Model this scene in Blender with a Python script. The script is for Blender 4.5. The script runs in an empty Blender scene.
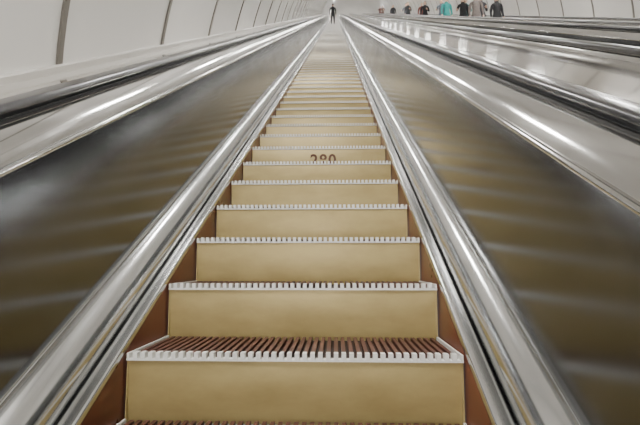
import bpy, bmesh, math, random
from mathutils import Vector, Matrix
random.seed(7)
C30, S30 = math.cos(math.radians(30)), math.sin(math.radians(30))
TR, RS = 0.327, 0.189           # tread depth / riser height
STOP = 60.0                     # slope length to upper landing
SBOT = -6.0
ESC_X = [0.0, 2.8, 5.6]
TC, TV, TRAD = 2.8, -0.8, 4.6   # tunnel circle centre (x, v) and radius

# ---------------------------------------------------------------- materials
def mat(name, col, rough=0.5, metal=0.0, noise=0.0, nscale=(5,5,5), rvar=0.0, coat=0.0, bump=0.0, emis=None, es=0, spec=0.5, col2=None, detail=5):
    m = bpy.data.materials.new(name); m.use_nodes = True
    nt = m.node_tree; b = nt.nodes["Principled BSDF"]
    b.inputs["Base Color"].default_value = (*col, 1)
    b.inputs["Roughness"].default_value = rough
    b.inputs["Metallic"].default_value = metal
    b.inputs["Specular IOR Level"].default_value = spec
    b.inputs["Coat Weight"].default_value = coat
    b.inputs["Coat Roughness"].default_value = 0.08
    if emis:
        b.inputs["Emission Color"].default_value = (*emis, 1)
        b.inputs["Emission Strength"].default_value = es
    if noise or rvar or bump:
        tc = nt.nodes.new("ShaderNodeTexCoord"); mp = nt.nodes.new("ShaderNodeMapping")
        mp.inputs["Scale"].default_value = nscale
        nz = nt.nodes.new("ShaderNodeTexNoise"); nz.inputs["Scale"].default_value = 1.0
        nz.inputs["Detail"].default_value = detail; nz.inputs["Roughness"].default_value = 0.6
        nt.links.new(tc.outputs["Object"], mp.inputs[0]); nt.links.new(mp.outputs[0], nz.inputs["Vector"])
        if noise:
            r = nt.nodes.new("ShaderNodeValToRGB")
            c2 = col2 or tuple(c*(1-noise) for c in col)
            r.color_ramp.elements[0].position = 0.33; r.color_ramp.elements[0].color = (*c2, 1)
            r.color_ramp.elements[1].position = 0.62; r.color_ramp.elements[1].color = (*col, 1)
            nt.links.new(nz.outputs["Fac"], r.inputs[0]); nt.links.new(r.outputs[0], b.inputs["Base Color"])
        if rvar:
            mr = nt.nodes.new("ShaderNodeMapRange")
            mr.inputs[1].default_value = 0.3; mr.inputs[2].default_value = 0.7
            mr.inputs[3].default_value = max(0.02, rough-rvar); mr.inputs[4].default_value = rough+rvar
            nt.links.new(nz.outputs["Fac"], mr.inputs[0]); nt.links.new(mr.outputs[0], b.inputs["Roughness"])
        if bump:
            bp = nt.nodes.new("ShaderNodeBump"); bp.inputs["Strength"].default_value = bump
            bp.inputs["Distance"].default_value = 0.01
            nt.links.new(nz.outputs["Fac"], bp.inputs["Height"]); nt.links.new(bp.outputs[0], b.inputs["Normal"])
    return m

M = dict(
 riser = mat("riser_tan_metal", (0.475,0.370,0.160), 0.36, 0.25, 0.14, (5,5,12), 0.07, col2=(0.40,0.305,0.125)),
 nosing= mat("nosing_ivory", (0.82,0.81,0.77), 0.4),
 tread = mat("tread_brown", (0.11,0.040,0.027), 0.5, 0.0, 0.3, (20,20,20)),
 groove= mat("tread_groove", (0.03,0.015,0.011), 0.7),
 skirt = mat("skirt_oxide_red", (0.20,0.058,0.030), 0.33, 0.15, 0.4, (3,3,3), 0.08),
 chrome= mat("skirt_chrome", (0.69,0.695,0.69), 0.16, 1.0, 0.10, (60,1.5,3), 0.04),
 trim  = mat("upper_trim_steel", (0.56,0.55,0.53), 0.11, 1.0, 0.08, (30,1,3), 0.03),
 panel = mat("balustrade_panel", (0.180,0.188,0.198), 0.17, 1.0, 0.10, (2.2,1.0,2.2), 0.025, detail=2),
 deck  = mat("deck_beige_steel", (0.40,0.37,0.325), 0.07, 0.75, 0.08, (2,1,2), 0.015, detail=2),
 rubber= mat("handrail_rubber", (0.012,0.012,0.014), 0.28, coat=0.3),
 gap   = mat("dark_joint", (0.03,0.03,0.03), 0.6),
 wall  = mat("tunnel_panel_white", (0.83,0.82,0.79), 0.2, 0.0, 0.05, (0.8,0.8,0.8), 0.04, coat=0.6),
 joint = mat("tunnel_joint_grey", (0.17,0.155,0.135), 0.5),
 plinth= mat("tunnel_plinth", (0.55,0.53,0.49), 0.3, 0.3),
 floor = mat("landing_stone", (0.30,0.28,0.26), 0.35, 0, 0.3, (4,4,4)),
 house = mat("lamp_housing", (0.5,0.5,0.5), 0.4, 0.6),
 glow  = mat("lamp_diffuser", (0.9,0.9,0.9), 0.4, emis=(1.0,0.98,0.945), es=106),
 digit = mat("stencil_paint", (0.10,0.035,0.015), 0.6),
)

# ---------------------------------------------------------------- helpers
def finish(bm, name, mats, parent=None, loc=(0,0,0), ang=32, recalc=True):
    if recalc: bmesh.ops.recalc_face_normals(bm, faces=bm.faces)
    lim = math.radians(ang)
    for f in bm.faces: f.smooth = True
    for e in bm.edges:
        if len(e.link_faces) == 2: e.smooth = e.calc_face_angle(0) < lim
    me = bpy.data.meshes.new(name); bm.to_mesh(me); bm.free()
    for m in mats: me.materials.append(m)
    o = bpy.data.objects.new(name, me); bpy.context.collection.objects.link(o)
    o.location = loc
    if parent: o.parent = parent
    return o

def empty(name, loc=(0,0,0)):
    e = bpy.data.objects.new(name, None); e.empty_display_size = 0.3
    bpy.context.collection.objects.link(e); e.location = loc
    return e

def box(bm, x0,x1,y0,y1,z0,z1, mi=0):
    vs = [bm.verts.new(p) for p in [(x0,y0,z0),(x1,y0,z0),(x1,y1,z0),(x0,y1,z0),(x0,y0,z1),(x1,y0,z1),(x1,y1,z1),(x0,y1,z1)]]
    for q in [(0,3,2,1),(4,5,6,7),(0,1,5,4),(1,2,6,5),(2,3,7,6),(3,0,4,7)]:
        f = bm.faces.new([vs[i] for i in q]); f.material_index = mi

def path(s0, s1, flat, R=4.0):
    P = []
    n = max(2, int((s1-s0)/3.0))
    for i in range(n+1):
        s = s0+(s1-s0)*i/n
        P.append((s*C30, s*S30, math.radians(30)))
    if flat > 0:
        cy, cz = s1*C30 + R*S30, s1*S30 - R*C30
        for k in range(1, 7):
            a = math.radians(30*(1-k/6))
            P.append((cy - R*math.sin(a), cz + R*math.cos(a), a))
        y, z, _ = P[-1]
        m = max(1, int(flat/3))
        for k in range(1, m+1): P.append((y+flat*k/m, z, 0.0))
    return P

def sweep(bm, P, prof, mi=0, closed=False, dx=0.0, caps=False):
    rows = []
    for (py,pz,a) in P:
        sa, ca = math.sin(a), math.cos(a)
        rows.append([bm.verts.new((x+dx, py - v*sa, pz + v*ca)) for x,v in prof])
    n = len(prof)
    for r0, r1 in zip(rows, rows[1:]):
        for i in range(n if closed else n-1):
            j = (i+1) % n
            f = bm.faces.new((r0[i], r0[j], r1[j], r1[i])); f.material_index = mi
    if caps:
        for r in (rows[0], rows[-1]):
            f = bm.faces.new(r); f.material_index = mi

def arc(cx, cv, rx, rv, a0, a1, n):
    return [(cx+rx*math.cos(math.radians(a0+(a1-a0)*i/n)), cv+rv*math.sin(math.radians(a0+(a1-a0)*i/n))) for i in range(n+1)]

PB = path(SBOT+0.15, STOP, 3.0)
ytop, ztop, _ = PB[-1]

# ---------------------------------------------------------------- step mesh
def make_steps(parent):
    bm = bmesh.new()
    W = 0.5
    # riser: gently bowed sheet with returned sides
    prof = []
    for i in range(9):
        t = i/8; z = -0.019 - t*0.186
        prof.append((0.004 + 0.016*t*t, z))
    for x0,x1 in [(-W+0.006, W-0.006)]:
        rows = [[bm.verts.new((x, y, z)) for (y,z) in prof] for x in (x0, x1)]
        for i in range(8):
            f = bm.faces.new((rows[0][i],rows[1][i],rows[1][i+1],rows[0][i+1])); f.material_index = 0
    for sx in (-1,1):      # edge flange of the riser
        a,b = sorted((sx*(W-0.006), sx*(W-0.002)))
        box(bm, a,b, 0.001,0.03,-0.205,-0.018, 0)
    # tread base and ribs
    box(bm, -W+0.002, W-0.002, 0.022, TR+0.006, -0.022, -0.014, 3)
    N = 42; p = (2*W-0.03)/N
    for i in range(N):
        x = -W+0.015 + p*(i+0.5)
        box(bm, x-p*0.27, x+p*0.27, 0.026, TR-0.002, -0.014, 0.0, 2)
        box(bm, x-p*0.28, x+p*0.28, -0.004, 0.022, -0.014, 0.005, 1)
    box(bm, -W+0.001, W-0.001, -0.004, 0.025, -0.0190, -0.0130, 1)
    for sx in (-1,1):
        a,b = sorted((sx*(W-0.009), sx*(W-0.002)))
        box(bm, a,b, -0.004, TR-0.004, -0.014, 0.003, 1)
    o = finish(bm, "steps", [M['riser'],M['nosing'],M['tread'],M['groove']], parent, ang=20)
    return o

def build_escalator(cx):
    root = empty("escalator", (cx,0,0))
    global STEPMESH
    n0, n1 = -9, int(STOP/ math.hypot(TR,RS)) 
    if STEPMESH is None:
        o = make_steps(root); STEPMESH = o.data
    else:
        o = bpy.data.objects.new("steps", STEPMESH); bpy.context.collection.objects.link(o); o.parent = root
    o.location = (0, n0*TR, n0*RS)
    ar = o.modifiers.new("run", 'ARRAY'); ar.use_relative_offset = False; ar.use_constant_offset = True
    ar.constant_offset_displace = (0, TR, RS); ar.count = n1-n0
    # --- skirts
    bm = bmesh.new()
    for s in (1,-1):
        sweep(bm, PB, [(s*0.504,-0.45),(s*0.504,0.004)])
    finish(bm, "skirt_plates", [M['skirt']], root)
    # --- lower chrome moulding
    bm = bmesh.new(); g = bmesh.new()
    flat = [(0.504,0.0),(0.506,0.012)] + arc(0.514,0.012,0.008,0.010,180,90,4) + arc(0.545,0.004,0.014,0.018,90,0,6) + [(0.559,-0.003)]
    bulge = [(0.560,-0.004)] + arc(0.646,0.020,0.085,0.094,188,96,18) + [(0.648,0.112)] + arc(0.641,0.120,0.008,0.008,-60,90,5) + [(0.648,0.129),(0.652,0.128)]
    for s in (1,-1):
        sweep(bm, PB, [(s*x,v) for x,v in flat])
        sweep(bm, PB, [(s*x,v) for x,v in bulge])
        sweep(g, PB, [(s*0.558,-0.002),(s*0.562,-0.002)])
    finish(bm, "skirt_mouldings", [M['chrome']], root)
    finish(g, "skirt_joints", [M['gap']], root)
    # --- panels
    bm = bmesh.new()
    for s in (1,-1):
        sweep(bm, PB, [(s*0.650,0.125),(s*0.689,0.590)])
    finish(bm, "balustrade_panels", [M['panel']], root)
    # --- upper trim (cornice under the handrail)
    bm = bmesh.new(); g = bmesh.new(); h = bmesh.new()
    up = [(0.690,0.572),(0.682,0.574)] + arc(0.688,0.581,0.009,0.009,-130,-250,6) + \
         [(0.694,0.589),(0.700,0.586)] + \
         [(0.8291-0.14*math.sin(math.radians(b_)), 0.515+0.14*math.cos(math.radians(b_))) for b_ in range(60,11,-4)] + \
         [(0.803,0.652),(0.812,0.651)]
    outer = [(0.912,0.650),(0.921,0.650)] + arc(0.925,0.648,0.007,0.007,150,20,4) + [(0.934,0.622),(0.940,0.618)]
    hr = [(0.818,0.676)] + arc(0.832,0.684,0.018,0.018,200,90,5) + arc(0.892,0.684,0.018,0.018,90,-20,5) + [(0.906,0.664),(0.896,0.662),(0.828,0.662)]
    for s in (1,-1):
        sweep(bm, PB, [(s*x,v) for x,v in up])
        sweep(bm, PB, [(s*x,v) for x,v in outer])
        sweep(bm, PB, [(s*x,v) for x,v in [(0.840,0.64),(0.840,0.668),(0.884,0.668),(0.884,0.64)]])
        sweep(g, PB, [(s*0.806,0.642),(s*0.918,0.642)])
        sweep(h, PB, [(s*x,v) for x,v in hr], closed=True, caps=True)
    finish(bm, "handrail_cornices", [M['trim']], root)
    finish(g, "handrail_channels", [M['gap']], root)
    finish(h, "handrails", [M['rubber']], root, ang=50)
    # comb plate at the upper landing
    bm = bmesh.new()
    y0 = (n1)*TR; z0 = n1*RS
    box(bm, -0.5,0.5, y0-0.02, y0+1.2, z0-0.04, z0+0.0, 0)
    for i in range(42):
        x = -0.485+0.0231*(i+0.5)
        box(bm, x-0.003, x+0.003, y0-0.06, y0-0.02, z0-0.02, z0+0.0, 1)
    finish(bm, "comb_plate", [M['trim'],M['nosing']], root)
    return root
STEPMESH = None
escs = [build_escalator(x) for x in ESC_X]

# stencilled number on a riser
cu = bpy.data.curves.new("n", 'FONT'); cu.body = "280"; cu.size = 0.118; cu.align_x = 'CENTER'; cu.extrude = 0.0008; cu.space_character = 1.15; cu.offset = 0.0028
to = bpy.data.objects.new("tmp", cu); bpy.context.collection.objects.link(to)
bpy.context.view_layer.update()
me = bpy.data.meshes.new_from_object(to.evaluated_get(bpy.context.evaluated_depsgraph_get()))
bpy.data.objects.remove(to)
no = bpy.data.objects.new("stencil_number", me); bpy.context.collection.objects.link(no)
me.materials.clear(); me.materials.append(M['digit'])
no.parent = escs[0]; no.rotation_euler = (math.radians(94.5),0,0)
no.location = (0.035, 6*TR+0.0080, 6*RS-0.139)

# ---------------------------------------------------------------- decks
wallx = math.sqrt(TRAD**2-(0.62-TV)**2)
PT = path(SBOT, STOP, 15.0)
def deck(name, x0, x1):
    bm = bmesh.new()
    sweep(bm, PB, [(x0,0.619),(x1,0.619)])
    o = finish(bm, name, [M['deck']])
    bm = bmesh.new()
    s = -4.5
    while s < STOP:
        P = [(s*C30, s*S30, math.radians(30)), ((s+0.006)*C30, (s+0.006)*S30, math.radians(30))]
        sweep(bm, P, [(x0,0.6197),(x1,0.6197)])
        s += 3.6
    finish(bm, "deck_joints", [M['gap']], o)
deck("balustrade_deck", TC-wallx+0.03, -0.938)
deck("balustrade_deck", 0.938, 2.8-0.938)
deck("balustrade_deck", 2.8+0.938, 5.6-0.938)
deck("balustrade_deck", 5.6+0.938, TC+wallx-0.03)

# ---------------------------------------------------------------- tunnel shell
a0 = math.degrees(math.asin((0.60-TV)/TRAD))
bm = bmesh.new()
sweep(bm, PT, arc(TC,TV,TRAD,TRAD,a0-12,180-a0+12,72))
finish(bm, "tunnel_vault", [M['wall']])
bm = bmesh.new()
ring = arc(TC,TV,TRAD-0.001,TRAD-0.001,a0-2,180-a0+2,72)
ring2 = arc(TC,TV,TRAD-0.014,TRAD-0.014,a0-2,180-a0+2,72)
PANEL = 1.80; s = 2.75-PANEL*4-0.96
A30 = math.radians(30)
def ringband(s, w):
    a, b = s-w/2, s+w/2
    def row(ss, pr): return [bm.verts.new((x, ss*C30 - v*S30, ss*S30+v*C30)) for x,v in pr]
    r = [row(a,ring),row(a,ring2),row(b,ring2),row(b,ring)]
    for p,q in zip(r,r[1:]):
        for i in range(len(p)-1): bm.faces.new((p[i],p[i+1],q[i+1],q[i]))
while s < STOP-1:
    if s > SBOT: ringband(s, 0.055)
    s += PANEL
finish(bm, "trim_1", [M['joint']])
# plinth along both wall feet
for sg,nm in ((1,"baseboard_right"),(-1,"baseboard_left")):
    bm = bmesh.new()
    sweep(bm, PB, [(TC+sg*x, v) for x,v in [(wallx-0.045,0.615),(wallx-0.045,0.655),(wallx-0.035,0.665),(wallx+0.02,0.665)]])
    finish(bm, nm, [M['plinth']])

# landing floor & end walls
bm = bmesh.new()
box(bm, TC-4.5, TC+4.5, (STOP+0.6)*C30+0.9, ytop+13, ztop-0.5, ztop-0.14)
finish(bm, "floor", [M['floor']])
bm = bmesh.new()
yE, zE, _ = PT[-1]
vs = [bm.verts.new((x, yE, zE+v)) for x,v in arc(TC,TV,TRAD,TRAD,a0-12,180-a0+12,48)]
bm.faces.new(vs)
finish(bm, "wall_upper", [M['wall']])
bm = bmesh.new()
vs = [bm.verts.new((x, SBOT*C30 - v*S30, SBOT*S30+v*C30)) for x,v in arc(TC,TV,TRAD,TRAD,a0-12,180-a0+12,48)]
bm.faces.new(vs)
finish(bm, "wall_lower", [M['wall']])

# ---------------------------------------------------------------- lamps
bm = bmesh.new()
def lamp(py,pz,a,phi,L=1.0):
    # local frame: along slope u, radial inwards n, tangent t
    u = Vector((0, math.cos(a), math.sin(a))); vv = Vector((0,-math.sin(a), math.cos(a))); xx = Vector((1,0,0))
    n = -(xx*math.sin(phi) + vv*math.cos(phi)); t = u.cross(n)
    base = Vector((0,py,pz)) + xx*TC + vv*TV - n*(TRAD-0.02)
    def loop(pr, mi):
        r = []
        for k, ss in ((-1,1),(1,1)):
            r.append([bm.verts.new(base + u*(k*L/2) + t*x + n*d) for x,d in pr])
        m = len(pr)
        for i in range(m):
            f = bm.faces.new((r[0][i], r[0][(i+1)%m], r[1][(i+1)%m], r[1][i])); f.material_index = mi
        for q in r:
            f = bm.faces.new(q); f.material_index = mi
    loop([(-0.12,0),(-0.12,0.05),(0.12,0.05),(0.12,0)], 0)
    loop([(-0.10,0.051)]+[(0.10*math.cos(math.radians(w)),0.06+0.08*math.sin(math.radians(w))) for w in range(180,-1,-20)]+[(0.10,0.051)], 1)
phis = [math.asin(-3.2/TRAD), math.asin(3.2/TRAD)]
s = -4.0
while s < STOP:
    for ph in phis: lamp(s*C30, s*S30, A30, ph)
    s += 4.2
for k in range(1,4):
    for ph in phis: lamp(PT[-1][0]-15+k*4.2, ztop, 0.0, ph)
finish(bm, "tunnel_ceiling_lamps", [M['house'],M['glow']], ang=40)

# ---------------------------------------------------------------- people
SK = mat("skin", (0.62,0.40,0.30), 0.5)
EYE = mat("eye_dark", (0.03,0.02,0.02), 0.2)
LIP = mat("lips", (0.45,0.18,0.15), 0.5)
def cloth(c): return mat("cloth", c, 0.85, 0, 0.2, (14,14,14), bump=0.2)

def skin_mesh(verts, edges, radii, sub=2, root=0):
    me = bpy.data.meshes.new("s"); me.from_pydata(verts, edges, [])
    o = bpy.data.objects.new("s", me); bpy.context.collection.objects.link(o)
    o.modifiers.new("sk", 'SKIN')
    for i,r in enumerate(radii):
        d = me.skin_vertices[0].data[i]
        d.radius = r if isinstance(r, tuple) else (r, r)
        d.use_root = (i == root)
    ss = o.modifiers.new("ss", 'SUBSURF'); ss.levels = sub; ss.render_levels = sub
    bpy.context.view_layer.update()
    out = bpy.data.meshes.new_from_object(o.evaluated_get(bpy.context.evaluated_depsgraph_get()))
    bpy.data.objects.remove(o)
    return out

def person(loc, yaw, top, legs, hair, height=1.72, pose=0, longhair=False, female=False):
    root = empty("standing_person", loc); root.rotation_euler = (0,0,yaw)
    k = height/1.75; root.scale = (k,k,k)
    sh = 0.165 if female else 0.185
    V = [(0,0,0.97),(0,0.0,1.12),(0,0,1.30),(0,0.01,1.43),(0,0.01,1.50),(0,0.0,1.58)]
    R = [(0.145,0.105),(0.13,0.098),(0.165,0.115),(0.10,0.075),(0.058,0.056),(0.055,0.055)]
    E = [(0,1),(1,2),(2,3),(3,4),(4,5)]
    hands = []
    for sg in (1,-1):
        b = len(V)
        if pose == 1 and sg == 1:
            el, wr, hd = (sg*(sh+0.06),0.02,1.14), (sg*0.12,-0.22,1.12), (sg*0.08,-0.29,1.15)
        elif pose == 2 and sg == -1:
            el, wr, hd = (sg*(sh+0.10),-0.04,1.17), (sg*(sh+0.17),-0.25,1.05), (sg*(sh+0.18),-0.33,1.03)
        else:
            el, wr, hd = (sg*(sh+0.05),0.03,1.13), (sg*(sh+0.06),-0.04,0.88), (sg*(sh+0.055),-0.06,0.81)
        V += [(sg*sh,0.01,1.40), el, wr, hd]
        R += [(0.066,0.07), 0.048, 0.034, (0.034,0.022)]
        E += [(3,b),(b,b+1),(b+1,b+2),(b+2,b+3)]
        hands.append((Vector(wr),Vector(hd),sg))
    for sg in (1,-1):
        b = len(V)
        V += [(sg*0.095,0,0.88),(sg*0.105,-0.015,0.50),(sg*0.11,0.02,0.09),(sg*0.12,-0.13,0.045),(sg*0.12,-0.19,0.04)]
        R += [(0.092,0.095),(0.062,0.065),(0.046,0.05),(0.045,0.04),(0.035,0.028)]
        E += [(0,b),(b,b+1),(b+1,b+2),(b+2,b+3),(b+3,b+4)]
    me = skin_mesh(V,E,R)
    me.materials.clear()
    for m in (cloth(top), cloth(legs), SK, cloth((0.02,0.018,0.016))): me.materials.append(m)
    for p in me.polygons:
        c = p.center; p.use_smooth = True
        hand = any((c-h).length < 0.075 or ((c-w).dot(h-w) > 0 and (c-w).length < 0.16) for w,h,_ in hands)
        p.material_index = 2 if (c.z > 1.50 or hand) else (0 if c.z > 0.86 else (1 if c.z > 0.10 else 3))
    body = bpy.data.objects.new("body", me); bpy.context.collection.objects.link(body); body.parent = root
    # hem, collar (jacket details)
    bm = bmesh.new()
    def hoop(cz, rx, ry, h, th, mi=0, cy=0.0):
        n = 24; rr = []
        for z,f in ((cz-h/2,1.0),(cz+h/2,0.94)):
            rr.append([bm.verts.new((rx*f*math.cos(2*math.pi*i/n), cy+ry*f*math.sin(2*math.pi*i/n), z)) for i in range(n)])
        for i in range(n): bm.faces.new((rr[0][i],rr[0][(i+1)%n],rr[1][(i+1)%n],rr[1][i]))
    hoop(0.87,0.178,0.145,0.16,0.01); hoop(1.495,0.085,0.08,0.055,0.01,cy=0.01)
    finish(bm, "jacket_hem_and_collar", [me.materials[0]], body, ang=80)
    # fingers
    fv, fe, fr = [], [], []
    for w,h,sg in hands:
        d = (h-w).normalized(); side = Vector((0,1,0)) if abs(d.z) > 0.6 else Vector((1,0,0))
        side = (side - d*side.dot(d)).normalized(); nrm = d.cross(side)*(-sg)
        for i,(off,L) in enumerate([(-0.028,0.068),(-0.010,0.078),(0.009,0.073),(0.027,0.058)]):
            b = len(fv); p = h + side*off
            fv += [tuple(p - d*0.01), tuple(p+d*L*0.5+nrm*0.006), tuple(p+d*L+nrm*0.022)]
            fr += [0.0095,0.0085,0.007]; fe += [(b,b+1),(b+1,b+2)]
        b = len(fv); p = h - d*0.035 - side*0.025
        fv += [tuple(p), tuple(p - side*0.028 + d*0.025), tuple(p - side*0.032 + d*0.055 + nrm*0.01)]
        fr += [0.012,0.010,0.008]; fe += [(b,b+1),(b+1,b+2)]
    m2 = bpy.data.meshes.new("f"); m2.from_pydata(fv,fe,[])
    o = bpy.data.objects.new("f", m2); bpy.context.collection.objects.link(o); o.modifiers.new("sk",'SKIN')
    for i,r in enumerate(fr):
        m2.skin_vertices[0].data[i].radius = (r,r); m2.skin_vertices[0].data[i].use_root = (i%3==0)
    ss = o.modifiers.new("ss",'SUBSURF'); ss.levels = 1; ss.render_levels = 1
    bpy.context.view_layer.update()
    fm = bpy.data.meshes.new_from_object(o.evaluated_get(bpy.context.evaluated_depsgraph_get())); bpy.data.objects.remove(o)
    fm.materials.clear(); fm.materials.append(SK)
    for p in fm.polygons: p.use_smooth = True
    fo = bpy.data.objects.new("fingers", fm); bpy.context.collection.objects.link(fo); fo.parent = body
    # head
    bm = bmesh.new()
    bmesh.ops.create_uvsphere(bm, u_segments=32, v_segments=24, radius=1)
    for v in bm.verts:
        x,y,z = v.co
        jaw = 1 - 0.28*max(0,-z)**1.3
        nx, ny, nz = x*0.077*jaw, y*0.097*(1-0.12*max(0,-z)), z*0.118
        if y < 0:
            nose = math.exp(-((x/0.16)**2)) * math.exp(-(((z+0.12)/0.20)**2))
            ny -= 0.022*nose
            for ex in (-0.40,0.40): ny += 0.010*math.exp(-(((x-ex)/0.2)**2)-(((z-0.05)/0.12)**2))
            ny -= 0.006*math.exp(-((x/0.35)**2)-(((z+0.45)/0.10)**2))
            ny -= 0.008*math.exp(-((x/0.3)**2)-(((z+0.85)/0.2)**2))
        v.co = (nx, ny, nz)
    for f in bm.faces: f.material_index = 0
    def ball(c, r, mi):
        q = bmesh.ops.create_uvsphere(bm, u_segments=12, v_segments=8, radius=1)
        fs = set()
        for v in q['verts']:
            v.co = Vector((v.co.x*r[0]+c[0], v.co.y*r[1]+c[1], v.co.z*r[2]+c[2]))
            fs.update(v.link_faces)
        for f in fs: f.material_index = mi
    for sg in (1,-1):
        ball((sg*0.030,-0.078,0.006),(0.012,0.010,0.007),1)
        ball((sg*0.078,0.008,-0.005),(0.010,0.018,0.030),0)
    ball((0,-0.089,-0.056),(0.022,0.007,0.006),2)
    head = finish(bm, "head", [SK,EYE,LIP], body, loc=(0,-0.012,1.645), ang=80)
    # hair
    bm = bmesh.new()
    bmesh.ops.create_uvsphere(bm, u_segments=32, v_segments=24, radius=1)
    dead = []
    for v in bm.verts:
        x,y,z = v.co
        lim = -0.35 if y > 0.0 else (0.42 if y < -0.45 else 0.10)
        if longhair and y > -0.15: lim = -1.1
        if z < lim: dead.append(v)
        s_ = 1 + 0.03*math.sin(9*x+4*z)
        zz = z*0.128
        if longhair and z < 0 and y > -0.15: zz = z*0.26
        v.co = (x*0.086*s_, y*0.107*s_+0.006, zz+0.004)
    bmesh.ops.delete(bm, geom=dead, context='VERTS')
    ho = finish(bm, "hair", [mat("hair", hair, 0.6)], head, ang=80)
    sm = ho.modifiers.new("t",'SOLIDIFY'); sm.thickness = 0.012
    return root

def stand(cx, n, x, yaw, **kw):
    person((cx+x, n*TR+0.19, n*RS+0.0), yaw, kw.pop('top'), kw.pop('legs'), kw.pop('hair'), **kw)
BLK=(0.015,0.015,0.018)
# own escalator, far up the run
stand(0.0,106,-0.06,math.pi, top=BLK, legs=(0.02,0.02,0.025), hair=(0.02,0.015,0.01), height=1.86)
def n_for(dx, X=5.47):
    z = 455*X/dx
    return int(round((z/0.915-1.06)/0.378))
R5 = [(33,(0.03,0.03,0.04),1),(38,BLK,0),(44,(0.12,0.03,0.03),2),(50,(0.16,0.10,0.08),1),(56,(0.05,0.05,0.07),0),(61,BLK,0),(69,(0.10,0.11,0.14),2),(77,BLK,1),(85,(0.16,0.05,0.04),0),(95,BLK,1),
      (104,(0.07,0.08,0.10),2),(118,(0.02,0.24,0.22),0),(128,(0.03,0.10,0.10),1),(136,BLK,2),(144,(0.03,0.03,0.04),1),(151,(0.12,0.10,0.09),0),(160,BLK,0)]
for i,(dx,c,ps) in enumerate(R5):
    stand(5.6, n_for(dx), (-0.2 if i%2 else 0.2), 0.1*(i%3-1), top=c, legs=(0.03,0.035,0.06) if i%2 else BLK,
          hair=[(0.03,0.02,0.012),(0.10,0.05,0.02),(0.25,0.16,0.07)][i%3], height=1.64+0.04*(i%4), pose=ps, longhair=(i%3==1), female=(i%3==1))

# ---------------------------------------------------------------- world & camera
w = bpy.data.worlds.new("world"); bpy.context.scene.world = w; w.use_nodes = True
w.node_tree.nodes["Background"].inputs[0].default_value = (0.8,0.8,0.78,1)
w.node_tree.nodes["Background"].inputs[1].default_value = 0.4
cam = bpy.data.cameras.new("camera"); co = bpy.data.objects.new("camera", cam); bpy.context.collection.objects.link(co)
cam.sensor_width = 36; cam.lens = 455/640*36; cam.clip_start = 0.02; cam.clip_end = 300
co.location = (0.128,-1.381,0.273); co.rotation_euler = (math.radians(90+6.22),0,math.radians(2.0))
bpy.context.scene.camera = co
